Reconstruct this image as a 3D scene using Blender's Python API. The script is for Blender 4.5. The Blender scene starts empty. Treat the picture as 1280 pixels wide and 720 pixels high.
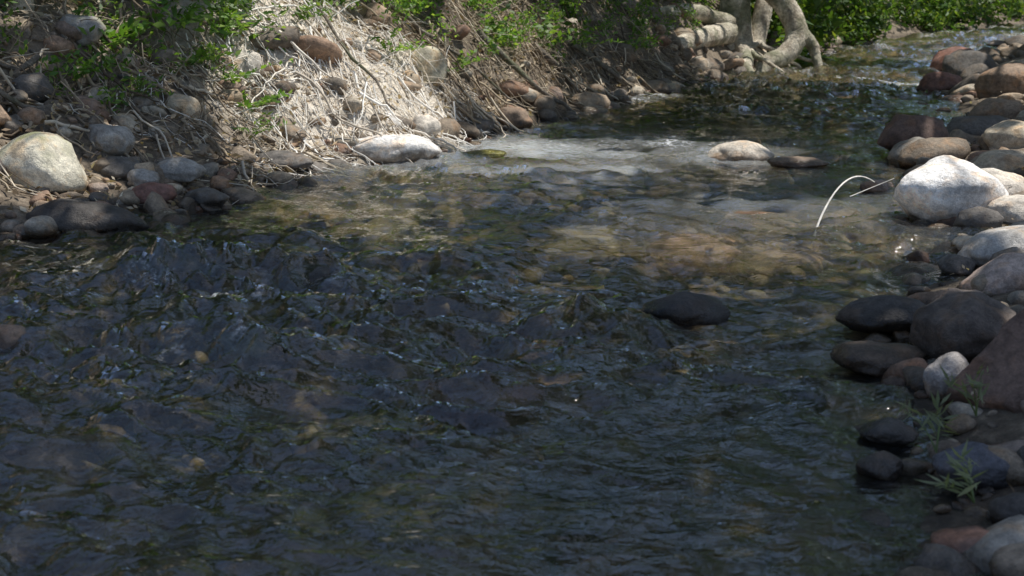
import bpy, math, numpy as np
from mathutils import Vector, Matrix
rng = np.random.default_rng(7)
scene = bpy.context.scene
scene.view_settings.view_transform = 'Standard'
scene.view_settings.look = 'None'
scene.view_settings.exposure = 0

# ------------------------------------------------------------ noise
_p = np.random.default_rng(3).permutation(256); _p = np.concatenate([_p, _p, _p])
_g = np.random.default_rng(5).normal(size=(256, 3)); _g /= np.linalg.norm(_g, axis=1)[:, None]
def pn(x, y, z=0.0):
    x, y, z = np.broadcast_arrays(np.asarray(x, float), np.asarray(y, float), np.asarray(z, float))
    xi = np.floor(x).astype(int); yi = np.floor(y).astype(int); zi = np.floor(z).astype(int)
    xf = x-xi; yf = y-yi; zf = z-zi
    xi &= 255; yi &= 255; zi &= 255
    f = lambda t: t*t*t*(t*(t*6-15)+10)
    u, v, w = f(xf), f(yf), f(zf)
    r = 0
    for a in (0, 1):
        for b in (0, 1):
            for c in (0, 1):
                h = _p[_p[_p[xi+a]+yi+b]+zi+c]
                g = _g[h]
                d = g[..., 0]*(xf-a)+g[..., 1]*(yf-b)+g[..., 2]*(zf-c)
                r = r + d*(u if a else 1-u)*(v if b else 1-v)*(w if c else 1-w)
    return r*1.6

# ------------------------------------------------------------ mesh helpers
class MB:
    def __init__(s): s.v = []; s.f = {3: [], 4: []}; s.n = 0
    def add(s, v, f):
        v = np.asarray(v, float).reshape(-1, 3); f = np.asarray(f)
        s.v.append(v); s.f[f.shape[1]].append(f+s.n); s.n += len(v)
    def build(s, name, mat, smooth=True, parent=None):
        me = bpy.data.meshes.new(name)
        v = np.concatenate(s.v); me.vertices.add(len(v)); me.vertices.foreach_set('co', v.ravel())
        loops = []; starts = []; k = 0
        for sz in (3, 4):
            if s.f[sz]:
                F = np.concatenate(s.f[sz]); loops.append(F.ravel())
                starts.append(np.arange(len(F))*sz+k); k += F.size
        L = np.concatenate(loops); S = np.concatenate(starts)
        me.loops.add(len(L)); me.loops.foreach_set('vertex_index', L.astype(np.int32))
        me.polygons.add(len(S)); me.polygons.foreach_set('loop_start', S.astype(np.int32))
        me.update(calc_edges=True); me.validate()
        if smooth: me.polygons.foreach_set('use_smooth', np.ones(len(me.polygons), bool))
        if mat: me.materials.append(mat)
        ob = bpy.data.objects.new(name, me); scene.collection.objects.link(ob)
        if parent: ob.parent = parent
        return ob

def grid_faces(nx, ny):
    i = np.arange(nx-1)[None, :]+np.arange(ny-1)[:, None]*nx
    i = i.ravel()
    return np.stack([i, i+1, i+1+nx, i+nx], 1)

def tube(mb, pts, rad, seg=6):
    pts = np.asarray(pts, float); n = len(pts); rad = np.broadcast_to(rad, n)
    t = np.gradient(pts, axis=0); t /= np.linalg.norm(t, axis=1)[:, None]+1e-9
    up = np.array([0.31, .2, .93]); a = np.cross(t, up); a /= np.linalg.norm(a, axis=1)[:, None]+1e-9
    b = np.cross(t, a)
    th = np.linspace(0, 2*np.pi, seg, endpoint=False)
    v = pts[:, None]+rad[:, None, None]*(np.cos(th)[None, :, None]*a[:, None]+np.sin(th)[None, :, None]*b[:, None])
    i = np.arange(n-1)[:, None]*seg; j = np.arange(seg)[None, :]; j2 = (j+1) % seg
    f = np.stack([i+j, i+j2, i+seg+j2, i+seg+j], -1).reshape(-1, 4)
    mb.add(v, f)

def leaves(mb, c, size, w=.45, up=0.0, r=rng, adir=None, fold=.25):
    n = len(c); size = np.broadcast_to(size, n)[:, None]
    nn = r.normal(size=(n, 3)); nn[:, 2] = np.abs(nn[:, 2])+up; nn /= np.linalg.norm(nn, axis=1)[:, None]
    a = r.normal(size=(n, 3)) if adir is None else adir
    a = a-(a*nn).sum(1)[:, None]*nn; a /= np.linalg.norm(a, axis=1)[:, None]+1e-9
    b = np.cross(nn, a)
    k = nn*size*w*fold
    v = np.stack([c-a*size, c+b*size*w-a*size*.15+k, c+a*size, c-b*size*w-a*size*.15+k], 1)
    f = (np.arange(n)*4)[:, None]+np.arange(4)[None]
    mb.add(v, f)

import bmesh
ICO = {}
for sub in (2, 3, 4, 5):
    bm = bmesh.new(); bmesh.ops.create_icosphere(bm, subdivisions=sub, radius=1)
    ICO[sub] = (np.array([v.co[:] for v in bm.verts]), np.array([[v.index for v in f.verts] for f in bm.faces])); bm.free()

def stone_shape(sub, seed, ang=0.5, k=7):
    r = np.random.default_rng(seed); v, f = ICO[sub]; v = v.copy()
    o = r.uniform(0, 50, 3)
    v = v*(1+.22*pn(v[:, 0]*1.1+o[0], v[:, 1]*1.1+o[1], v[:, 2]*1.1+o[2]))[:, None]
    for _ in range(k):
        n = r.normal(size=3); n /= np.linalg.norm(n); d = r.uniform(.62, .92)
        e = v@n-d; m = e > 0
        v[m] -= (e[m]*ang*1.1)[:, None]*n
    v = v*(1+.06*pn(v[:, 0]*3+o[0], v[:, 1]*3+o[1], v[:, 2]*3+o[2])+.025*pn(v[:, 0]*8+o[0], v[:, 1]*8+o[1], v[:, 2]*8+o[2]))[:, None]
    if sub > 3: v = v*(1+.01*pn(v[:, 0]*20+o[0], v[:, 1]*20+o[1], v[:, 2]*20+o[2]))[:, None]
    return v/np.abs(v).max(0), f

def rotm(rz, rx=0, ry=0):
    return np.array(Matrix.Rotation(rz, 3, 'Z') @ Matrix.Rotation(rx, 3, 'X') @ Matrix.Rotation(ry, 3, 'Y'))

# ------------------------------------------------------------ terrain
LY = [-40, -10, 2, 5, 6, 6.8, 7.0, 7.8, 8.8, 9.55, 9.97, 10.95, 11.8, 14.3, 17, 20.7, 26.6, 30.5, 36, 60, 300]
LX = [-6, -4.5, -4.2, -3.7, -3.0, -2.5, -1.95, -1.57, -1.2, -1.04, -.5, -.25, .13, 1.13, 2.49, 4.2, 6.9, 9.6, 14, 40, 300]
RY = [-40, -10, 2, 2.96, 3.47, 4.3, 4.95, 5.9, 7, 8.45, 10.2, 14.8, 19.85, 24, 28, 32, 36, 60, 300]
RX = [2.5, 1.5, 1.0, 1.0, 1.02, 1.3, 1.45, 1.85, 2.05, 2.5, 3.2, 4.7, 6.3, 8.4, 10.3, 13.5, 18, 46, 310]
xL = lambda y: np.interp(y, LY, LX); xR = lambda y: np.interp(y, RY, RX)
def dists(x, y):
    sl = (xL(y+.6)-xL(y-.6))/1.2; sr = (xR(y+.6)-xR(y-.6))/1.2
    return (x-xL(y))/np.sqrt(1+sl*sl), (xR(y)-x)/np.sqrt(1+sr*sr)
def ground(x, y, detail=True):
    x = np.asarray(x, float); y = np.asarray(y, float)
    dl, dr = dists(x, y)
    n1 = pn(x*.8, y*.8, 3.3)
    bl = -dl+.12*pn(x*1.7, y*1.7, 8.1); br = -dr+.12*pn(x*1.7, y*1.7, 1.1)
    steep = np.clip((y-8.6)/1.8, 0, 1)
    hl = np.interp(bl, [0, .5, 1.2, 2, 3, 5, 9, 30], [0, .12, .45, .95, 1.6, 2.5, 3.2, 4])*(1-steep) + \
        np.interp(bl, [0, .25, .6, 1.3, 2, 3, 9, 30], [0, .14, .55, 1.15, 1.5, 1.9, 3.2, 4])*steep
    hr = np.interp(br, [0, .5, 1.2, 3, 6, 30], [0, .1, .22, .6, 1.5, 3.5])
    d = np.minimum(dl, dr*.62)
    bed = -.28*np.clip(d/1.1, 0, 1)**.7
    h = np.where(bl > 0, hl, np.where(br > 0, hr, bed))
    if detail:
        h = h+.05*n1+.03*pn(x*3, y*3, 1)+.015*pn(x*9, y*9, 2)+np.where(bl > .2, .12*pn(x*2.3, y*2.3, 7)*np.clip(bl, 0, 1), 0)
    return h

def axis(parts):
    out = []
    for a, b, s in parts: out.append(np.arange(a, b, s))
    return np.unique(np.round(np.concatenate(out+[[parts[-1][1]]]), 5))
def geo(a, b, n): return a*(b/a)**np.linspace(0, 1, n)

# ------------------------------------------------------------ material helpers
def newmat(name):
    m = bpy.data.materials.new(name); m.use_nodes = True; nt = m.node_tree; nt.nodes.clear()
    return m, nt
def N(nt, t, **kw):
    n = nt.nodes.new(t)
    for k, v in kw.items(): setattr(n, k, v)
    return n
def ramp(nt, fac, stops):
    r = nt.nodes.new('ShaderNodeValToRGB'); e = r.color_ramp.elements
    while len(e) < len(stops): e.new(.5)
    for i, (p, c) in enumerate(stops):
        e[i].position = p; e[i].color = (*c, 1) if not np.isscalar(c) else (c, c, c, 1)
    nt.links.new(fac, r.inputs[0]); return r.outputs[0]
def mix(nt, fac, a, b, mode='MIX'):
    m = nt.nodes.new('ShaderNodeMix'); m.data_type = 'RGBA'; m.blend_type = mode
    for s, v in ((m.inputs[0], fac), (m.inputs[6], a), (m.inputs[7], b)):
        if isinstance(v, bpy.types.NodeSocket): nt.links.new(v, s)
        else: s.default_value = v if np.isscalar(v) else (*v, 1)
    return m.outputs[2]
def mth(nt, op, a, b=0.0, clamp=False):
    m = nt.nodes.new('ShaderNodeMath'); m.operation = op; m.use_clamp = clamp
    for s, v in ((m.inputs[0], a), (m.inputs[1], b)):
        if isinstance(v, bpy.types.NodeSocket): nt.links.new(v, s)
        else: s.default_value = v
    return m.outputs[0]
def mapr(nt, v, a, b, c=0., d=1.):
    m = nt.nodes.new('ShaderNodeMapRange'); nt.links.new(v, m.inputs[0])
    for i, q in enumerate((a, b, c, d)): m.inputs[i+1].default_value = q
    return m.outputs[0]
def finish(nt, bsdf):
    o = nt.nodes.new('ShaderNodeOutputMaterial'); nt.links.new(bsdf, o.inputs[0])
def noise(nt, vec, scale, det=4, rough=.6):
    n = N(nt, 'ShaderNodeTexNoise'); n.inputs['Scale'].default_value = scale
    n.inputs['Detail'].default_value = det; n.inputs['Roughness'].default_value = rough
    nt.links.new(vec, n.inputs['Vector']); return n

def rock_mat(name, island=False, moss=0.0):
    m, nt = newmat(name); L = nt.links.new
    geo_ = N(nt, 'ShaderNodeNewGeometry'); vec = geo_.outputs['Position']
    oi = N(nt, 'ShaderNodeObjectInfo')
    rnd = geo_.outputs['Random Per Island'] if island else oi.outputs['Random']
    n1 = noise(nt, vec, 5, 5, .65); n2 = noise(nt, vec, 28, 5, .7); n3 = noise(nt, vec, 130, 2, .7)
    if island:
        base = ramp(nt, rnd, [(0, (.17, .135, .10)), (.2, (.29, .225, .16)), (.4, (.13, .115, .10)), (.55, (.42, .33, .23)), (.7, (.27, .155, .10)), (.85, (.26, .235, .20)), (1, (.54, .46, .35))])
    else: base = oi.outputs['Color']
    tone = ramp(nt, n1.outputs[0], [(.3, .5), (.5, .95), (.72, 1.4)])
    c = mix(nt, 1.0, base, tone, 'MULTIPLY')
    sp = ramp(nt, n2.outputs[0], [(.35, .6), (.52, 1.0), (.7, 1.35)])
    c = mix(nt, .85, c, sp, 'MULTIPLY')
    sp2 = ramp(nt, n3.outputs[0], [(.35, .7), (.55, 1.0), (.7, 1.25)])
    c = mix(nt, .6, c, sp2, 'MULTIPLY')
    n4 = noise(nt, vec, 9, 3, .6); pt = ramp(nt, n4.outputs[0], [(.5, 0.), (.64, .7)])
    c = mix(nt, pt, c, mix(nt, 1., c, (1.2, .95, .72), 'MULTIPLY'))
    if moss:
        sep = N(nt, 'ShaderNodeSeparateXYZ'); L(geo_.outputs['Normal'], sep.inputs[0])
        mm = mth(nt, 'MULTIPLY', mapr(nt, sep.outputs[2], .3, .9), ramp(nt, noise(nt, vec, 7, 6).outputs[0], [(.45, 0.), (.6, moss)]))
        c = mix(nt, mm, c, mix(nt, n2.outputs[0], (.05, .07, .015), (.2, .21, .06)))
    sp_ = N(nt, 'ShaderNodeSeparateXYZ'); L(geo_.outputs['Position'], sp_.inputs[0])
    zz = mth(nt, 'ADD', sp_.outputs[2], mth(nt, 'MULTIPLY', mth(nt, 'SUBTRACT', n1.outputs[0], .5), .16))
    wet = mth(nt, 'MULTIPLY', mapr(nt, zz, .09, .04), mapr(nt, sp_.outputs[2], -.05, -.01))
    c = mix(nt, wet, c, mix(nt, 1., c, (.36, .32, .28), 'MULTIPLY'))
    sub = mapr(nt, sp_.outputs[2], 0.0, -.05)
    c = mix(nt, mth(nt, 'MULTIPLY', sub, .4), c, (.27, .16, .06))
    b = N(nt, 'ShaderNodeBsdfPrincipled'); L(c, b.inputs['Base Color'])
    L(mapr(nt, wet, 0, 1, .8, .15), b.inputs['Roughness'])
    bp = N(nt, 'ShaderNodeBump'); bp.inputs['Strength'].default_value = .7; bp.inputs['Distance'].default_value = .016
    L(mth(nt, 'ADD', n2.outputs[0], mth(nt, 'MULTIPLY', n3.outputs[0], .35)), bp.inputs['Height']); L(bp.outputs[0], b.inputs['Normal'])
    finish(nt, b.outputs[0]); return m

ROCK = rock_mat('river_rock'); ROCKM = rock_mat('mossy_rock', moss=.8); PEB = rock_mat('cobbles', island=True)

def leaf_mat(name, stops, trans=.45, rough=.5):
    m, nt = newmat(name); L = nt.links.new
    g = N(nt, 'ShaderNodeNewGeometry')
    c = ramp(nt, g.outputs['Random Per Island'], stops)
    n = noise(nt, g.outputs['Position'], 1.3, 1); c = mix(nt, .7, c, ramp(nt, n.outputs[0], [(.3, .6), (.7, 1.4)]), 'MULTIPLY')
    b = N(nt, 'ShaderNodeBsdfPrincipled'); L(c, b.inputs['Base Color']); b.inputs['Roughness'].default_value = rough
    t = N(nt, 'ShaderNodeBsdfTranslucent'); L(mix(nt, 1., c, (1.5, 1.5, .7), 'MULTIPLY'), t.inputs[0])
    ms = N(nt, 'ShaderNodeMixShader'); ms.inputs[0].default_value = trans
    L(b.outputs[0], ms.inputs[1]); L(t.outputs[0], ms.inputs[2]); finish(nt, ms.outputs[0]); return m
LEAF = leaf_mat('green_leaves', [(0, (.03, .07, .012)), (.4, (.06, .13, .02)), (.75, (.11, .19, .03)), (1, (.20, .25, .04))])
LEAFB = leaf_mat('bright_leaves', [(0, (.05, .12, .02)), (.5, (.13, .25, .04)), (1, (.26, .36, .08))], .5)
DRY = leaf_mat('dry_leaves', [(0, (.14, .09, .05)), (.4, (.32, .23, .14)), (.8, (.52, .42, .29)), (1, (.68, .60, .46))], .15, .7)
SPRIG = leaf_mat('sprig_leaf', [(0, (.15, .18, .08)), (1, (.3, .32, .2))])

def bark_mat(name, c1, c2, sc=1.):
    m, nt = newmat(name); L = nt.links.new
    g = N(nt, 'ShaderNodeNewGeometry'); n1 = noise(nt, g.outputs['Position'], 6*sc, 5, .7); n2 = noise(nt, g.outputs['Position'], 32*sc, 4, .7)
    c = mix(nt, ramp(nt, n1.outputs[0], [(.35, 0.), (.65, 1.)]), c1, c2)
    c = mix(nt, .9, c, ramp(nt, n2.outputs[0], [(.3, .35), (.7, 1.5)]), 'MULTIPLY')
    c = mix(nt, ramp(nt, noise(nt, g.outputs['Position'], 2.5*sc, 4).outputs[0], [(.5, 0.), (.62, .65)]), c, (.08, .10, .035))
    b = N(nt, 'ShaderNodeBsdfPrincipled'); L(c, b.inputs['Base Color']); b.inputs['Roughness'].default_value = .85
    bp = N(nt, 'ShaderNodeBump'); bp.inputs['Strength'].default_value = .8; bp.inputs['Distance'].default_value = .03
    L(n2.outputs[0], bp.inputs['Height']); L(bp.outputs[0], b.inputs['Normal']); finish(nt, b.outputs[0]); return m
BARK = bark_mat('bark', (.13, .105, .08), (.28, .24, .19)); BARKP = bark_mat('pale_bark', (.28, .23, .17), (.72, .65, .52), .8)
def root_mat(name, st):
    m, nt = newmat(name); g = N(nt, 'ShaderNodeNewGeometry')
    c = ramp(nt, g.outputs['Random Per Island'], st)
    c = mix(nt, .7, c, ramp(nt, noise(nt, g.outputs['Position'], 30).outputs[0], [(.3, .6), (.7, 1.3)]), 'MULTIPLY')
    b = N(nt, 'ShaderNodeBsdfPrincipled'); nt.links.new(c, b.inputs['Base Color']); b.inputs['Roughness'].default_value = .85
    finish(nt, b.outputs[0]); return m
ROOT = root_mat('root_wood', [(0, (.08, .055, .035)), (.3, (.20, .15, .10)), (.7, (.40, .32, .22)), (1, (.62, .53, .41))])
ROOTP = root_mat('sunlit_pale_root', [(0, (.50, .42, .33)), (.3, (.74, .67, .57)), (.7, (.86, .81, .73)), (1, (.92, .89, .83))])  # near-white for sun glare on the bank roots; also the pale twig

# ground material
m, nt = newmat('bank_soil'); L = nt.links.new
g = N(nt, 'ShaderNodeNewGeometry'); P = g.outputs['Position']
n1 = noise(nt, P, 2.2, 5, .65); n2 = noise(nt, P, 16, 5, .7); n3 = noise(nt, P, 70, 3, .7)
soil = ramp(nt, n2.outputs[0], [(.3, (.04, .03, .02)), (.5, (.15, .115, .08)), (.7, (.36, .29, .21))])
soil = mix(nt, ramp(nt, n1.outputs[0], [(.4, 0.), (.65, .5)]), soil, (.27, .215, .155))
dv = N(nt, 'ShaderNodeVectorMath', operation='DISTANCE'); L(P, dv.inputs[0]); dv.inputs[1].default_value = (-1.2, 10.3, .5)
sun_pale = mapr(nt, mth(nt, 'ADD', dv.outputs['Value'], mth(nt, 'MULTIPLY', n1.outputs[0], .8)), 1.9, 1.3)  # sun glare on the left bank, painted as a pale soil patch
soil = mix(nt, sun_pale, soil, ramp(nt, n2.outputs[0], [(.3, (.42, .35, .27)), (.5, (.72, .64, .53)), (.7, (.86, .80, .70))]))
vor = N(nt, 'ShaderNodeTexVoronoi'); vor.inputs['Scale'].default_value = 9
wv = N(nt, 'ShaderNodeVectorMath', operation='ADD'); L(P, wv.inputs[0])
sc_ = N(nt, 'ShaderNodeVectorMath', operation='SCALE'); L(n2.outputs[1], sc_.inputs[0]); sc_.inputs[3].default_value = .06; L(sc_.outputs[0], wv.inputs[1])
L(wv.outputs[0], vor.inputs['Vector'])
sv = N(nt, 'ShaderNodeSeparateColor'); L(vor.outputs['Color'], sv.inputs[0])
bedc = ramp(nt, sv.outputs[0], [(0, (.09, .08, .035)), (.4, (.21, .15, .065)), (.7, (.33, .18, .085)), (1, (.40, .30, .16))])
bedc = mix(nt, .8, bedc, ramp(nt, n2.outputs[0], [(.3, .5), (.7, 1.3)]), 'MULTIPLY')
bedc = mix(nt, ramp(nt, vor.outputs['Distance'], [(.3, 0.), (.75, .8)]), bedc, (.04, .035, .025))
sp = N(nt, 'ShaderNodeSeparateXYZ'); L(P, sp.inputs[0])
c = mix(nt, mapr(nt, sp.outputs[2], .0, -.03), soil, bedc)
wet = mth(nt, 'MULTIPLY', mapr(nt, sp.outputs[2], .09, .03), mapr(nt, sp.outputs[2], -.05, -.01))
c = mix(nt, wet, c, mix(nt, 1., c, (.45, .43, .4), 'MULTIPLY'))
b = N(nt, 'ShaderNodeBsdfPrincipled'); L(c, b.inputs['Base Color']); b.inputs['Roughness'].default_value = .85
bp = N(nt, 'ShaderNodeBump'); bp.inputs['Strength'].default_value = .9; bp.inputs['Distance'].default_value = .035
L(mth(nt, 'ADD', n2.outputs[0], mth(nt, 'MULTIPLY', n3.outputs[0], .4)), bp.inputs['Height']); L(bp.outputs[0], b.inputs['Normal'])
finish(nt, b.outputs[0]); SOIL = m

ax = axis([(-300, -30, 30), (-30, -8, 1.5), (-8, -5, .2), (-5, 5, .05), (5, 12, .1), (12, 40, 1.), (40, 320, 20)])
ay = axis([(-60, -6, 4), (-6, 2, .3), (2, 13, .05), (13, 22, .1), (22, 40, .3), (40, 80, 2), (80, 400, 25)])
X, Y = np.meshgrid(ax, ay)
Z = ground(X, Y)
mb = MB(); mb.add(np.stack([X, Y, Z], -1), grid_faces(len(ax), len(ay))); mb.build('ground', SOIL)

# ------------------------------------------------------------ water
humps = [(-.90, 4.62, .17, .095), (-1.47, 5.95, .26, .10), (-.83, 5.78, .16, .07), (-1.15, 5.85, .18, .065), (.66, 5.25, .16, .03),
         (-1.75, 4.7, .16, .04), (-.1, 4.35, .2, .035), (.3, 5.0, .15, .05), (-.3, 6.2, .2, .035), (-1.9, 5.2, .2, .05), (.95, 4.15, .1, .03), (-.2, 5.3, .2, .035), (-.6, 3.7, .2, .03)]
wx = axis([(-8, -4, .15), (-4, -2.9, .03), (-2.9, 2.6, .016), (2.6, 4.5, .03), (4.5, 12, .06), (12, 26, .3)])
wy = np.unique(np.concatenate([np.arange(-10, 2.2, .15), geo(2.2, 34, 640), np.arange(34.2, 50, .5)]))
X, Y = np.meshgrid(wx, wy)
def wave(X, Y):
    wxp = X+.16*pn(X*1.8, Y*1.8, 4.4)+.04*pn(X*6, Y*6, 1.4); wyp = Y+.16*pn(X*1.8, Y*1.8, 9.4)+.04*pn(X*6, Y*6, 7.4)
    s = wxp*.5+wyp*.87; c = wxp*.87-wyp*.5
    def ridge(n): return 1-2*np.abs(n)
    amp = .85+.9*pn(X*.5, Y*.5, 6.)+.8*np.clip(pn(X*1.1, Y*1.1, 2.), 0, 1)
    amp = np.clip(amp, .4, 2.0)*1.45
    amp = amp*np.interp(Y, [5, 7, 9.5, 12, 16, 20], [1.05, .95, .8, 1., 1.6, 1.7])
    h = .026*pn(s*2.8, c*1.5, .3)+.018*ridge(pn(s*5, c*2.8, 1.3))+.017*pn(s*9.5, c*5, 2.3)+.007*ridge(pn(s*17, c*10, 3.3))+.0022*pn(s*42, c*30, 3.9)
    h = h*amp
    foam_glint = np.clip(pn(s*2.4, c*1.6, 5.5)-.15, 0, 1)*np.interp(Y, [11, 15, 18], [0, 2., 3.5])  # riffle foam, its white flecks also painted as sun glints
    foam_glint = foam_glint+.9*np.exp(-(((X-1.35)/.55)**2+((Y-10.6)/.6)**2))*np.clip(.4+1.6*pn(X*3, Y*2, 1.), 0, 1)+.3*np.exp(-(((X-.2)/1.)**2+((Y-10.5)/.4)**2))
    haze = np.exp(-(((X-.45)/1.3)**2+((Y-9.8)/1.15)**2))*np.clip(.7+1.0*pn(X*1.6+Y*.6, Y*1.1, 9.), 0, 1.4)+.25*np.exp(-(((X-1.4)/.8)**2+((Y-7.9)/.9)**2))  # sunlit haze over the stream, painted as milky white
    for hx, hy, r, a in humps:
        dx = X-hx; dy = Y-hy; ds = dx*.5+dy*.87; dc = dx*.87-dy*.5
        h = h+a*np.exp(-(ds*ds/(r*r*.7)+dc*dc/(r*r*1.5)))*(1+.7*pn(X*9, Y*9, 1.))
        e = np.exp(-((ds+r*1.3)**2/(r*r*.5)+dc*dc/(r*r*1.6)))
        h = h-a*.45*e+a*.7*e*pn(X*10, Y*10, 4.)
        tb = np.exp(-((ds+r)**2/(r*r*5)+dc*dc/(r*r*3)))
        h = h+a*.45*tb*ridge(pn(s*8, c*6, 11.))
        if a > .045:
            foam_glint = foam_glint+tb*.5*(a/.08)*np.clip(-.1+1.8*pn(X*5, Y*7, 2.), 0, 1)
    return h, foam_glint, haze
Z, FO, HAZE = wave(X, Y)
F = grid_faces(len(wx), len(wy))
inb = (X > xL(Y)-1.0) & (X < xR(Y)+1.0)
keep = inb.ravel()[F].any(1)
mb = MB(); mb.add(np.stack([X, Y, Z], -1), F[keep])
m, nt = newmat('stream_water'); L = nt.links.new
g = N(nt, 'ShaderNodeNewGeometry'); P = g.outputs['Position']
mp = N(nt, 'ShaderNodeMapping'); mp.inputs['Rotation'].default_value = (0, 0, math.radians(30)); mp.inputs['Scale'].default_value = (.6, 1, 1); L(P, mp.inputs[0])
na = noise(nt, mp.outputs[0], 20, 3, .5); na.inputs['Distortion'].default_value = .8
nb = noise(nt, mp.outputs[0], 75, 2, .5)
bp = N(nt, 'ShaderNodeBump'); bp.inputs['Strength'].default_value = .7; bp.inputs['Distance'].default_value = .016
L(mth(nt, 'ADD', na.outputs[0], mth(nt, 'MULTIPLY', nb.outputs[0], .15)), bp.inputs['Height'])
gl = N(nt, 'ShaderNodeBsdfGlossy'); gl.inputs['Roughness'].default_value = .035; gl.inputs[0].default_value = (1, 1, 1, 1); L(bp.outputs[0], gl.inputs['Normal'])
tr = N(nt, 'ShaderNodeBsdfTransparent'); tr.inputs[0].default_value = (.86, .90, .80, 1)
rf = N(nt, 'ShaderNodeBsdfRefraction'); rf.inputs['IOR'].default_value = 1.3; rf.inputs[0].default_value = (.88, .92, .82, 1); rf.inputs['Roughness'].default_value = .02; L(bp.outputs[0], rf.inputs['Normal'])
m0 = N(nt, 'ShaderNodeMixShader'); m0.inputs[0].default_value = .4; L(tr.outputs[0], m0.inputs[1]); L(rf.outputs[0], m0.inputs[2])
df = N(nt, 'ShaderNodeBsdfDiffuse'); df.inputs[0].default_value = (.70, .73, .74, 1)
haze_attr = N(nt, 'ShaderNodeAttribute'); haze_attr.attribute_name = 'sun_haze'
m1 = N(nt, 'ShaderNodeMixShader'); L(mth(nt, 'ADD', mth(nt, 'MULTIPLY', haze_attr.outputs['Fac'], .5), .015), m1.inputs[0]); L(m0.outputs[0], m1.inputs[1]); L(df.outputs[0], m1.inputs[2])
fr = N(nt, 'ShaderNodeFresnel'); fr.inputs[0].default_value = 1.75; L(bp.outputs[0], fr.inputs['Normal'])
m2 = N(nt, 'ShaderNodeMixShader'); L(fr.outputs[0], m2.inputs[0]); L(m1.outputs[0], m2.inputs[1]); L(gl.outputs[0], m2.inputs[2])
at = N(nt, 'ShaderNodeAttribute'); at.attribute_name = 'foam_glint'
nf = noise(nt, mp.outputs[0], 38, 5, .8)
ff = mth(nt, 'MULTIPLY', at.outputs['Fac'], ramp(nt, nf.outputs[0], [(.5, 0.), (.62, 1.)]), True)
fd = N(nt, 'ShaderNodeBsdfDiffuse'); fd.inputs[0].default_value = (.88, .89, .9, 1)
m3 = N(nt, 'ShaderNodeMixShader'); L(mth(nt, 'MULTIPLY', ff, .8), m3.inputs[0]); L(m2.outputs[0], m3.inputs[1]); L(fd.outputs[0], m3.inputs[2])
finish(nt, m3.outputs[0])
w = mb.build('water', m)
for nm, arr in (('foam_glint', FO), ('sun_haze', HAZE)):
    fa = w.data.attributes.new(nm, 'FLOAT', 'POINT')
    if len(w.data.vertices) == arr.size: fa.data.foreach_set('value', np.clip(arr, 0, 1).ravel().astype(np.float32))

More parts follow.
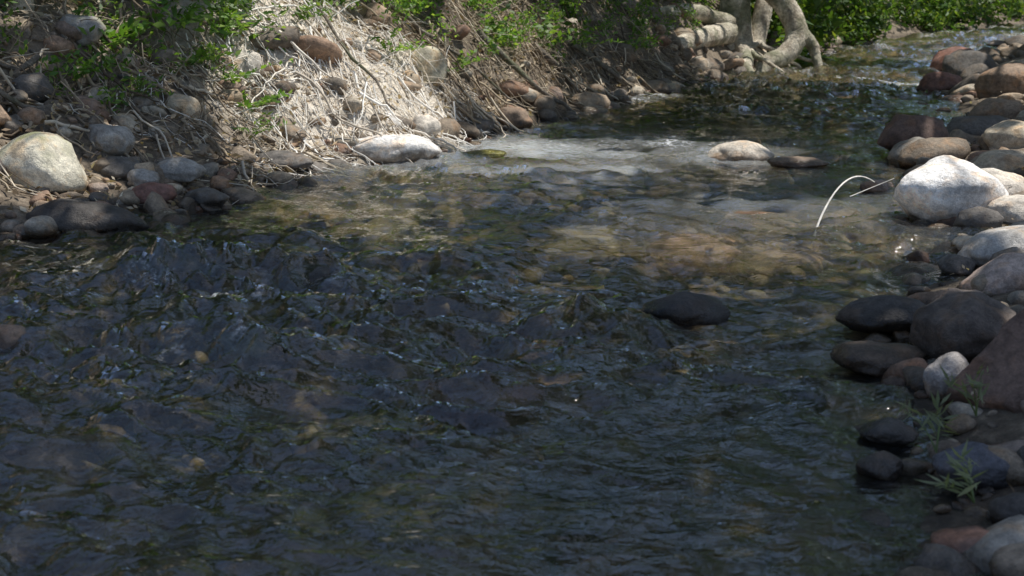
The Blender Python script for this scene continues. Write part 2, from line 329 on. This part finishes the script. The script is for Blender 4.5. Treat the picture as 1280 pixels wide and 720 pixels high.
# ------------------------------------------------------------ stones
def stone(name, x, y, hx, hy, hz, col, rz=0., rx=0., ry=0., seed=0, sink=.3, z=None, mat=None, ang=.5, k=7, sub=4):
    v, f = stone_shape(sub, seed, ang, k)
    v = (v*np.array([hx, hy, hz]))@rotm(rz, rx, ry).T
    if z is None: z = float(ground(x, y))+hz*(1-2*sink)
    mb = MB(); mb.add(v, f); ob = mb.build(name, mat or ROCK); ob.location = (x, y, z); ob.color = (*col, 1)
    return ob
G = (.37, .345, .31); GD = (.14, .125, .11); BR = (.28, .20, .14); PALE = (.66, .59, .50); RED = (.25, .13, .10); TAN = (.50, .42, .31); DK = (.085, .075, .067); WH = (.88, .84, .79)
S = [ # name,x,y,hx,hy,hz,col,kwargs
 ('boulder', 2.27, 7.2, .30, .25, .21, WH, dict(seed=1, z=.16, ry=.12, ang=.3)),
 ('river_stone', 2.30, 6.85, .12, .10, .075, GD, dict(seed=2, z=.08)),
 ('river_stone', 2.52, 7.0, .16, .14, .10, PALE, dict(seed=3, z=.11)),
 ('river_stone', 2.62, 7.6, .2, .2, .12, PALE, dict(seed=103, z=.12)),
 ('river_stone', 2.14, 5.95, .21, .16, .10, (.5, .47, .43), dict(seed=4, z=.12, ry=-.15)),
 ('river_stone', 1.90, 5.88, .08, .1, .06, GD, dict(seed=44, z=.06)),
 ('river_stone', 1.93, 5.42, .17, .15, .09, (.48, .37, .31), dict(seed=5, z=.10, ry=-.3)),
 ('river_stone', 1.38, 5.0, .19, .14, .075, DK, dict(seed=6, z=.06, rz=.1, ang=.3)),
 ('river_stone', 1.21, 4.5, .16, .12, .065, (.18, .13, .09), dict(seed=7, z=.03, rz=-.1)),
 ('river_stone', 1.50, 4.55, .18, .17, .15, (.15, .12, .10), dict(seed=308, z=.11, ang=.9, k=10)),
 ('river_stone', 1.32, 4.08, .075, .08, .085, (.34, .31, .29), dict(seed=9, z=.09, ry=.3, ang=.3)),
 ('boulder', 1.60, 3.95, .28, .25, .35, (.20, .13, .10), dict(seed=311, z=.10, ry=.5, rz=-.25, ang=.95, k=12, sub=5)),
 ('river_stone', 1.05, 3.75, .09, .07, .04, DK, dict(seed=11, z=.03)),
 ('river_stone', 1.18, 3.38, .11, .09, .065, (.13, .13, .15), dict(seed=12, z=.06, ry=.2)),
 ('river_stone', 1.36, 3.35, .1, .09, .065, DK, dict(seed=112, z=.08, ry=.2)),
 ('river_stone', .96, 3.48, .065, .06, .04, DK, dict(seed=13, z=.03)),
 ('river_stone', 1.03, 2.97, .09, .075, .055, (.28, .16, .115), dict(seed=14, z=.02)),
 ('river_stone', 1.22, 3.1, .1, .075, .055, DK, dict(seed=141, z=.05)),
 ('river_stone', .9, 4.15, .08, .06, .05, (.3, .3, .31), dict(seed=142, z=-.005)),
 ('boulder', 2.86, 10.0, .27, .24, .20, (.14, .09, .07), dict(seed=15, z=.12, ang=.8)),
 ('river_stone', 1.60, 9.75, .25, .17, .10, (.62, .54, .44), dict(seed=16, z=.035)),
 ('river_stone', 1.90, 9.35, .21, .12, .045, BR, dict(seed=17, z=.035)),
 ('river_stone', 2.18, 8.3, .11, .09, .05, (.42, .32, .26), dict(seed=18, z=.03)),
 ('boulder', 4.85, 13.8, .32, .26, .22, BR, dict(seed=19)),
 ('boulder', 5.35, 16.6, .35, .3, .25, GD, dict(seed=20)),
 ('boulder', 4.0, 11.6, .24, .2, .14, BR, dict(seed=21)),
 ('boulder', 3.5, 10.5, .28, .22, .14, GD, dict(seed=22)),
 ('boulder', 3.4, 9.5, .22, .2, .14, TAN, dict(seed=23)),
 ('boulder', 3.0, 8.5, .22, .18, .13, TAN, dict(seed=24)),
 ('boulder', 4.6, 15.2, .25, .2, .16, RED, dict(seed=25, z=.08)),
 ('boulder', 5.7, 18.2, .35, .3, .25, RED, dict(seed=26)),
 ('river_stone', .66, 5.16, .18, .11, .07, (.07, .06, .055), dict(seed=327, z=.035)),
 ('river_stone', -.90, 4.64, .14, .12, .12, (.2, .19, .15), dict(seed=28, z=-.005)),
 ('river_stone', -1.47, 5.97, .24, .18, .13, (.13, .12, .10), dict(seed=29, z=-.0)),
 ('river_stone', -.83, 5.80, .16, .12, .10, GD, dict(seed=30, z=-.01)),
 ('river_stone', -1.76, 4.75, .12, .10, .07, (.3, .21, .15), dict(seed=31, z=.02)),
 ('river_stone', -.1, 4.38, .22, .16, .10, (.60, .34, .22), dict(seed=32, z=-.07)),
 ('river_stone', .9, 6.9, .25, .2, .1, (.66, .44, .33), dict(seed=33, z=-.11)),
 ('river_stone', .6, 6.3, .22, .18, .1, (.62, .42, .3), dict(seed=34, z=-.12)),
 ('river_stone', 1.3, 6.6, .2, .2, .1, (.62, .46, .35), dict(seed=35, z=-.10)),
 ('river_stone', 1.35, 7.6, .24, .18, .09, (.62, .44, .32), dict(seed=36, z=-.08)),
 ('river_stone', .35, 7.2, .24, .18, .09, (.42, .35, .24), dict(seed=37, z=-.14)),
 ('river_stone', .85, 3.6, .16, .14, .08, (.40, .27, .18), dict(seed=137, z=-.13)),
 ('river_stone', .25, 3.1, .16, .14, .08, (.45, .25, .17), dict(seed=138, z=-.14)),
 ('boulder', -2.53, 7.55, .25, .22, .185, (.72, .66, .52), dict(seed=38, z=.26, ry=.15, mat=ROCKM)),
 ('river_stone', -2.33, 8.1, .15, .13, .10, G, dict(seed=39)),
 ('boulder', -2.15, 7.0, .32, .17, .10, DK, dict(seed=40, z=.06, ry=.12, rz=-.1)),
 ('river_stone', -1.96, 7.6, .14, .12, .08, RED, dict(seed=41, z=.09)),
 ('river_stone', -1.68, 7.66, .13, .11, .065, GD, dict(seed=42, z=.06)),
 ('river_stone', -1.93, 8.05, .16, .12, .08, G, dict(seed=43, z=.16)),
 ('river_stone', -2.22, 7.85, .15, .13, .08, GD, dict(seed=45, z=.2)),
 ('river_stone', -2.05, 7.75, .10, .09, .06, G, dict(seed=145, z=.16)),
 ('boulder', -1.47, 8.95, .27, .14, .08, GD, dict(seed=46, z=.09, rz=-.5)),
 ('boulder', -.84, 9.75, .36, .2, .12, WH, dict(seed=47, z=.07, ang=.3)),
 ('river_stone', -1.25, 9.9, .18, .16, .12, WH, dict(seed=48, z=.15)),
 ('river_stone', -.95, 10.15, .16, .13, .11, WH, dict(seed=148, z=.2)),  # this and the next two added pale, sun glare put into their colour
 ('river_stone', -1.5, 9.75, .13, .11, .10, PALE, dict(seed=149, z=.28)),
 ('river_stone', -.65, 10.35, .13, .11, .10, PALE, dict(seed=150, z=.16)),
 ('river_stone', -.27, 11.2, .15, .13, .09, GD, dict(seed=49, z=.07)),
 ('river_stone', .0, 11.6, .17, .13, .12, BR, dict(seed=50, z=.08)),
 ('river_stone', -1.83, 9.8, .13, .11, .15, PALE, dict(seed=51, z=.62)),
 ('river_stone', -.68, 11.2, .17, .14, .17, (.6, .54, .4), dict(seed=52, z=.55, mat=ROCKM)),
 ('river_stone', -2.75, 9.1, .17, .14, .11, G, dict(seed=53, mat=ROCKM)),
 ('river_stone', -3.15, 9.2, .1, .1, .17, TAN, dict(seed=54, sink=.2)),
 ('river_stone', -.2, 10.0, .2, .12, .05, (.45, .45, .12), dict(seed=55, z=.0, mat=ROCKM)),
 ('river_stone', -2.1, 9.0, .13, .1, .09, TAN, dict(seed=56)),
 ('river_stone', -2.9, 8.5, .15, .13, .1, GD, dict(seed=57)),
]
for s in S: stone(*s[:7], **s[7])

def scatter(name, n, xf, yf, smin, smax, seed, sub=2, mat=PEB, zf=None, pw=1.6):
    r = np.random.default_rng(seed); mb = MB(); shapes = [stone_shape(sub, 500+seed*20+i, r.uniform(.3, .95)) for i in range(14)]
    for k in range(n):
        y = yf(r); x = xf(r, y)
        v, f = shapes[r.integers(14)]
        s = smin*(smax/smin)**(r.random()**pw)
        hz = s*r.uniform(.45, .8)
        R = rotm(r.uniform(0, 6.28), r.normal()*.3, r.normal()*.3)
        z = float(ground(x, y))+hz*r.uniform(-.2, .5)
        if zf is not None: z = min(z, zf-hz)
        mb.add((v*np.array([s*r.uniform(.9, 1.3), s*r.uniform(.7, 1), hz]))@R.T+[x, y, z], f)
    return mb.build(name, mat)
scatter('bank_cobbles', 1000, lambda r, y: xL(y)-r.random()**1.5*2.0+.1, lambda r: r.uniform(5.5, 10), .02, .11, 1, sub=3, pw=1.9)
scatter('bank_cobbles', 550, lambda r, y: xL(y)-r.random()**1.8*1.3+.1, lambda r: r.uniform(10, 26), .035, .2, 2, pw=1.9)
scatter('gravel_bar_cobbles', 900, lambda r, y: xR(y)+r.random()*1.3-.15, lambda r: r.uniform(2.2, 9), .015, .12, 3, sub=3, pw=2.2)
scatter('gravel_bar_cobbles', 900, lambda r, y: xR(y)+r.random()*3-.2, lambda r: r.uniform(7.5, 26), .04, .26, 4, sub=3, pw=1.8)
scatter('streambed_cobbles', 1500, lambda r, y: r.uniform(xL(y), xR(y)), lambda r: r.uniform(2.2, 12), .04, .17, 5, sub=3, zf=-.03)
scatter('streambed_cobbles', 300, lambda r, y: r.uniform(xL(y), xR(y)), lambda r: r.uniform(12, 26), .08, .25, 6, zf=-.02)

# ------------------------------------------------------------ exposed roots and twigs on left bank
r = np.random.default_rng(11)
def root_path(x, y, n, step, down, r, lift=.02):
    p = []; a = r.uniform(-1, 1); z = float(ground(x, y))+lift
    d = np.array([.75, -.5])
    for i in range(n):
        p.append((x, y, z)); a += r.normal()*.35; a = np.clip(a, -1.9, 1.9)
        dd = np.array([d[0]*math.cos(a)-d[1]*math.sin(a), d[0]*math.sin(a)+d[1]*math.cos(a)])
        x += dd[0]*step; y += dd[1]*step
        gz = float(ground(x, y)); z = max(gz+lift*.3, z+(gz-z)*down+r.normal()*.012+ .004)
    return np.array(p)
pale = MB()  # roots and twigs in the sun patch, glare put into their colour
sunlit_pocket = lambda x, y: ((x+1.2)/1.0)**2+((y-10.3)/1.2)**2+r.normal()*.25 < 1
mb = MB()
for i in range(650):
    y = r.uniform(8.3, 16.5); bl = r.uniform(.15, 1.9); x = xL(y)-bl
    if y < 9 and r.random() < .4: continue
    p = root_path(x, y, r.integers(8, 20), r.uniform(.03, .07), r.uniform(.2, .6), r, r.uniform(.0, .2))
    R = r.choice([.003, .005, .007, .011]); tube(pale if sunlit_pocket(x, y) else mb, p, R*np.linspace(1, .35, len(p)), 5)
for i in range(60):
    y = r.uniform(7.2, 9.2); x = xL(y)-r.uniform(.8, 2.2)
    p = root_path(x, y, r.integers(8, 16), .06, .5, r, .05); tube(mb, p, r.choice([.004, .008, .014])*np.linspace(1, .4, len(p)), 5)
mb.build('exposed_roots', ROOT)
for i in range(450):
    y = 10.1+r.normal()*.75; x = xL(y)-r.uniform(.15, 1.5)
    p = root_path(x, y, r.integers(6, 16), r.uniform(.02, .05), r.uniform(.3, .7), r, r.uniform(.0, .08))
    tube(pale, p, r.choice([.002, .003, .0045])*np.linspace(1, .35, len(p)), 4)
mb = MB()
for (x, y, n, st, R, l) in [(-2.9, 8.7, 16, .08, .022, .12), (-3.1, 8.0, 14, .09, .018, .1), (-1.0, 11.6, 14, .1, .02, .15), (-.3, 12.6, 14, .1, .03, .15), (.2, 13.4, 14, .12, .035, .15), (.6, 14.3, 14, .12, .03, .15), (-1.6, 10.8, 14, .1, .018, .2)]:
    p = root_path(x, y, n, st, .35, r, l); tube(mb, p, R*np.linspace(1, .4, n), 8)
mb.build('thick_roots', BARK)
mb = MB()
for i in range(1700):
    y = r.uniform(8.4, 17); x = xL(y)-r.uniform(.25, 2.0); z = float(ground(x, y))
    L_ = r.uniform(.1, .5); d = np.array([r.normal()*.8+.25, r.normal()*.8-.25, r.uniform(-.3, .9)]); d /= np.linalg.norm(d)
    t = np.linspace(0, 1, 7)[:, None]; sag = np.array([r.normal()*.15, r.normal()*.15, -r.uniform(0, .5)])
    tube(pale if sunlit_pocket(x, y) else mb, np.array([x, y, z])+t*d*L_+t*t*sag*L_+r.normal(size=(7, 3))*.006, r.choice([.0018, .003, .0045])*np.linspace(1, .4, 7), 4)
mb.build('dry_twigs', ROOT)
pale.build('sunlit_rootlets', ROOTP)

# leaf litter
mb = MB(); n = 9000
y = r.uniform(6.5, 17, n); x = xL(y)-.1-r.random(n)*2.4; z = ground(x, y)+r.uniform(.0, .07, n)
leaves(mb, np.stack([x, y, z], 1), r.uniform(.012, .04, n), .4, .5, r)
n = 900; y = r.uniform(2.5, 16, n); x = xR(y)+.05+r.random(n)*2.; z = ground(x, y)+r.uniform(.02, .07, n)
leaves(mb, np.stack([x, y, z], 1), r.uniform(.01, .03, n), .4, 1.0, r)
mb.build('leaf_litter', DRY)

# ------------------------------------------------------------ plants
def sprig(mbL, mbS, base, r, nst=6, Ls=.35, leaf=.035, w=.4, lean=(0, 0)):
    for _ in range(nst):
        d = np.array([r.normal()*.45+lean[0], r.normal()*.45+lean[1], 1.]); d /= np.linalg.norm(d)
        L_ = Ls*r.uniform(.6, 1.2); t = np.linspace(0, 1, 8)[:, None]
        p = base+t*d*L_+t*t*np.array([d[0]*.5, d[1]*.5, -.35])*L_
        tube(mbS, p, .0028*np.linspace(1, .4, 8), 4)
        for k in range(2, 8):
            for sg in (-1, 1):
                side = np.cross(d, [0, 0, 1])*sg+d*.5+r.normal(size=3)*.2; side /= np.linalg.norm(side)
                s = leaf*r.uniform(.7, 1.2)
                leaves(mbL, (p[k]+side*s)[None], s, w, .6, r, adir=side[None])
STEM, nt = newmat('stem'); b = N(nt, 'ShaderNodeBsdfPrincipled'); b.inputs['Base Color'].default_value = (.12, .16, .05, 1); finish(nt, b.outputs[0])
plants = [(-2.0, 9.9, 9, .4, .045), (-2.15, 9.5, 7, .3, .035), (-2.75, 10.0, 8, .4, .04), (-1.5, 10.9, 8, .35, .035), (-.7, 12.4, 8, .4, .04), (-.25, 12.9, 8, .45, .04),
          (-2.35, 8.9, 6, .25, .03), (-.95, 10.9, 6, .3, .03), (.3, 13.9, 8, .45, .05), (-2.0, 10.5, 8, .4, .04), (-3.3, 9.9, 7, .4, .04), (3.9, 19.6, 9, .6, .06),
          (-1.75, 9.4, 7, .3, .03), (-1.7, 9.1, 6, .25, .025), (-2.9, 9.6, 8, .35, .035), (-1.1, 11.7, 8, .4, .04), (-1.9, 9.6, 7, .35, .03),
          (-2.5, 9.9, 8, .35, .04), (-3.0, 10.2, 8, .4, .05), (-1.55, 10.3, 6, .3, .035), (-.45, 11.7, 6, .3, .03), (.7, 14.6, 8, .4, .04), (1.2, 15.4, 8, .4, .05),
          (-2.6, 9.4, 8, .35, .05), (-3.2, 9.5, 8, .35, .05), (-2.3, 9.7, 8, .4, .05), (-1.9, 10.1, 8, .4, .05), (-3.35, 9.1, 8, .3, .04)]
for (x, y, n, Ls, lf) in plants:
    a, b_ = MB(), MB(); sprig(a, b_, np.array([x, y, float(ground(x, y))]), r, n, Ls, lf, .3 if r.random() < .5 else .45, (.25, -.3))
    st = b_.build('riverside_plant', STEM); a.build('foliage', LEAFB, smooth=False, parent=st)
for (x, y) in [(1.12, 3.52), (1.10, 3.15), (1.28, 3.7)]:
    a, b_ = MB(), MB(); sprig(a, b_, np.array([x, y, float(ground(x, y))+.04]), r, 3, .16, .03, .16, (-.2, -.1))
    st = b_.build('willow_sprig', STEM); a.build('foliage', SPRIG, smooth=False, parent=st)
mb = MB(); t = np.linspace(0, 1, 16)
tube(mb, np.stack([1.53+.42*t**1.2, 7.0+.5*t, -.03+.26*np.sin(t*2.2)*1.0], 1), .006*np.linspace(1, .6, 16), 6)
tube(mb, np.stack([1.75+.25*t, 7.2+.1*t, .15+.08*t], 1), .003*np.linspace(1, .5, 16), 5)
mb.build('arched_twig', ROOTP)

r = np.random.default_rng(21)
def clumps(mb, centers, rad, per, size, r, w=.45, flat=.7):
    for c in centers:
        R = rad*r.uniform(.6, 1.3); q = r.normal(size=(per, 3)); q /= np.linalg.norm(q, axis=1)[:, None]
        q = q*(r.random(per)**.45)[:, None]*R; q[:, 2] *= flat
        leaves(mb, c+q, size*r.uniform(.6, 1.3, per), w, .3, r)
mb = MB(); C = []
for i in range(230):
    y = r.uniform(9.6, 30); x = xL(y)-r.uniform(1.0, 3.0)-(.5 if y < 10.5 else 0); C.append((x, y, float(ground(x, y))+r.uniform(.0, .35)))
clumps(mb, C, .3, 130, .038, r)
C = []
for i in range(110):
    y = r.uniform(10.8, 20); x = xL(y)-r.uniform(.5, 1.3); C.append((x, y, float(ground(x, y))+r.uniform(.05, .3)))
for i in range(44):
    y = r.uniform(8.4, 10.8); x = xL(y)-r.uniform(1.1, 2.1); C.append((x, y, float(ground(x, y))+r.uniform(.0, .15)))
clumps(mb, C, .16, 60, .026, r)
mb.build('riverside_shrubs', LEAFB, smooth=False)
mb = MB(); C = []
for i in range(260):
    y = r.uniform(20, 44)
    if r.random() < .65: x = xL(y)-r.uniform(.0, 4)
    else: x = xR(y)+r.uniform(1.0, 5)
    C.append((x, y, float(ground(x, y))+r.uniform(.1, 2.2)))
clumps(mb, C, .8, 170, .09, r)
C = []
for i in range(60):
    y = r.uniform(19.5, 36); x = xL(y)-r.uniform(-.1, .7); C.append((x, y, .25+r.uniform(.0, .5)))
clumps(mb, C, .45, 170, .055, r)
mb.build('distant_shrubs', LEAF, smooth=False)

# ------------------------------------------------------------ sun + unseen canopy, shaped to cut the sun patches
SUN = np.array([.38, .10, .92]); SUN /= np.linalg.norm(SUN)
lit = [(-1.5, 10.5, 1.1, 1.9), (.15, 9.9, 1.6, 1.05), (1.3, 10.1, 1.0, .7), (-2.72, 7.55, .55, .45), (2.5, 7.4, .85, .85), (2.2, 5.75, .5, .6),
       (1.2, 7.0, 1.1, .9), (3.2, 9.3, .8, .5), (3.0, 18.2, 1.2, 1.9), (4.6, 17.5, 1., 1.8), (-.3, 13, .7, 1.6), (6.5, 22, 2., 2),
       (-.9, 8.0, .55, .45), (1.4, 14.5, .5, .6), (8.5, 27, 3, 3), (-3.1, 9.3, .35, .35), (5.0, 13, .9, 1.8), (-2.6, 15.5, 2.2, 3.), (1.5, 4.6, .2, .2)]
def litmask(gx, gy):
    q = np.full(gx.shape, -9.)
    dx = .25*pn(gx*1.6, gy*1.6, 12.)+.1*pn(gx*5, gy*5, 2.); dy = .25*pn(gx*1.6, gy*1.6, 15.)+.1*pn(gx*5, gy*5, 7.)
    for (a, b, rx, ry) in lit: q = np.maximum(q, 1-(((gx+dx-a)/rx)**2+((gy+dy-b)/ry)**2))
    return q
def shade_canopy(n, xr, yr, zr, r):
    gx = r.uniform(*xr, n); gy = r.uniform(*yr, n)
    zlo = np.interp(gy, [0, 11, 14, 34], [5.6, 5.8, 4.2, 4.2])
    z = zlo+r.uniform(0, 1, n)*np.interp(gy, [0, 11, 14], [2.6, 2.6, 1.6])
    x = gx+z*SUN[0]/SUN[2]; y = gy+z*SUN[1]/SUN[2]
    k = (litmask(gx, gy) < 0) | (r.random(n) < .015)  # leaves left out wherever a sun patch is wanted
    k &= np.abs(gx) < .37*gy+.9+.4*pn(gx*.9, gy*.9, 5.)
    dap = pn(gx*2.6, gy*2.6, 3.)+.5*pn(gx*6, gy*6, 8.)
    k &= ~(dap > np.interp(gy, [5, 7], [.58, .50]))
    return np.stack([x, y, z], 1)[k]
pts = shade_canopy(75000, (-9, 13), (1.2, 31), None, r)
tree_pos = [(-4.8, 4.5), (-3.2, 13.0), (4.6, 5.0), (6.5, 11.5), (-1.0, 20.0), (10.5, 20.0), (2.95, 18.9), (5, 29)]
TP = np.array(tree_pos)
own = np.argmin(((pts[:, None, :2]-TP[None]-np.array([1.5, .5]))**2).sum(-1), 1)
def tree(name, x, y, bark, R, H, targets, r, lean=(0, 0), rootlist=()):
    z0 = float(ground(x, y))-.15; mb = MB(); t = np.linspace(0, 1, 14)**1.5
    wob = np.cumsum(r.normal(size=(14, 2))*.04, 0)*t[:, None]*2
    P_ = np.stack([x+lean[0]*t**1.3+wob[:, 0], y+lean[1]*t**1.3+wob[:, 1], z0+H*t], 1)
    tube(mb, P_, R*(1.0-.75*t+.7*np.exp(-t*H/.35)), 14)
    for q in targets:
        s = P_[r.integers(8, 13)]; u = np.linspace(0, 1, 9)[:, None]
        mid = (q-s)*u+s; mid[:, 2] += .35*np.sin(u[:, 0]*3.1)*r.uniform(.2, 1)
        mid[1:-1] += r.normal(size=(7, 3))*.06
        tube(mb, mid, R*.28*np.linspace(1, .15, 9), 6)
    for (pp, rr) in rootlist:
        pp = np.array(pp); rr = np.array(rr); k = np.linspace(0, len(pp)-1, 26); kk = np.arange(len(pp))
        q = np.stack([np.interp(k, kk, pp[:, i]) for i in range(3)], 1)
        for _ in range(3): q[1:-1] = (q[:-2]+2*q[1:-1]+q[2:])/4
        q[3:-1] += np.cumsum(r.normal(size=(22, 3))*.006, 0)
        tube(mb, q, np.interp(k, kk, rr)*(1+.04*r.normal(size=26)), 10)
    return mb.build(name, bark)
for i, (x, y) in enumerate(tree_pos):
    P_ = pts[own == i]
    tg = P_[r.choice(len(P_), 14)] if len(P_) > 20 else []
    if i == 6:
        rl = [([(x+.1, y, 1.6), (x+.3, y-.1, 1.15), (x+.6, y-.25, .85), (x+.78, y-.35, .5), (x+.62, y-.5, .22), (x+.25, y-.7, .12), (x+.1, y-.9, -.1)], [.12, .14, .15, .15, .13, .11, .07]),
              ([(x, y, .5), (x-.3, y-.5, .48), (x-.65, y-1.1, .42), (x-1.0, y-1.7, .32), (x-1.3, y-2.4, .18), (x-1.4, y-2.9, -.12)], [.18, .15, .13, .12, .10, .06]),
              ([(x-.1, y-.2, .6), (x-.7, y-.6, .78), (x-1.3, y-1.2, .72), (x-1.9, y-2.0, .75), (x-2.5, y-2.8, .6)], [.12, .10, .09, .07, .05]),
              ([(x+.05, y-.1, .35), (x+.1, y-.5, .2), (x+.0, y-1.0, .1), (x+.1, y-1.3, -.1)], [.12, .1, .08, .05]),
              ([(x+.7, y-.3, .6), (x+.95, y-.3, .35), (x+1.0, y-.4, .1), (x+1.05, y-.5, -.1)], [.1, .08, .06, .04]),
              ([(x+.3, y+.1, .3), (x+.45, y+.4, 1.0), (x+.5, y+.6, 2.2), (x+.9, y+.8, 4.2)], [.13, .12, .1, .06])]
        for q in range(10):
            a0 = r.uniform(-3, .2); l0 = r.uniform(.5, 1.3)
            rl.append(([(x+r.uniform(0, .4), y, .35), (x+math.cos(a0)*l0*.5, y+math.sin(a0)*l0*.6, .2), (x+math.cos(a0)*l0, y+math.sin(a0)*l0*1.2, .05), (x+math.cos(a0)*l0*1.1, y+math.sin(a0)*l0*1.3, -.15)], [.035, .03, .02, .015]))
        tr_ = tree('riverside_tree', x, y, BARKP, .2, 6, tg, r, (-.1, .3), rl)
    else: tr_ = tree('added_shade_tree', x, y, BARK, .2, 7 if y < 12 else 5, tg, r, (.8, .2))  # trees added to carry the light-shaping canopy
    if len(P_):
        mb = MB(); leaves(mb, P_, r.uniform(.13, .26, len(P_)), .48, .9, r); mb.build('shade_crown', LEAF, smooth=False, parent=tr_)  # leaves overhead, placed to shape sun and shade below

mb = MB(); C = []
for i in range(380):
    y = r.uniform(9, 48); x = xL(y)-r.uniform(3.5, 12); C.append((x, y, float(ground(x, y, False))+r.uniform(.3, 2.2)))
for i in range(110):
    y = r.uniform(8, 46); x = xR(y)+r.uniform(4.5, 10); C.append((x, y, r.uniform(.5, 4)))
for i in range(120):
    C.append((r.uniform(8, 40), r.uniform(38, 50), r.uniform(.5, 7)))
clumps(mb, C, 1.2, 130, .22, r, .5, .9)
mb.build('woodland', LEAF, smooth=False)
mb = MB()
for i in range(50):
    y = r.uniform(9, 46); s = r.random() < .65
    x = xL(y)-r.uniform(3, 10) if s else xR(y)+r.uniform(5, 10)
    z = float(ground(x, y)); t = np.linspace(0, 1, 8)
    tube(mb, np.stack([x+r.normal()*.5*t, y+r.normal()*.5*t, z-.2+3.5*t], 1), r.uniform(.07, .18)*(1-.6*t), 8)
mb.build('woodland_trunks', BARK)

# ------------------------------------------------------------ light, sky, camera
sd = bpy.data.lights.new('sun', 'SUN'); sd.energy = 5; sd.angle = math.radians(.5); sd.color = (1, .97, .91)
so = bpy.data.objects.new('sun', sd); scene.collection.objects.link(so)
so.rotation_euler = Vector(SUN).to_track_quat('Z', 'Y').to_euler()
w = bpy.data.worlds.new('World'); scene.world = w; w.use_nodes = True; nt = w.node_tree
sky = nt.nodes.new('ShaderNodeTexSky'); sky.sky_type = 'NISHITA'; sky.sun_disc = False
sky.sun_elevation = math.asin(SUN[2]); sky.sun_rotation = math.atan2(SUN[0], SUN[1])
nt.links.new(sky.outputs[0], nt.nodes['Background'].inputs[0]); nt.nodes['Background'].inputs[1].default_value = .15
cd = bpy.data.cameras.new('camera'); cam = bpy.data.objects.new('camera', cd); scene.collection.objects.link(cam)
cam.location = (0, 0, 1.3); cam.rotation_euler = (math.radians(77.2), 0, 0); cd.lens = 49.4; cd.sensor_width = 36
cd.clip_end = 1000; cd.clip_start = .05
cd.dof.use_dof = True; cd.dof.focus_distance = 7.5; cd.dof.aperture_fstop = 5.6
scene.camera = cam
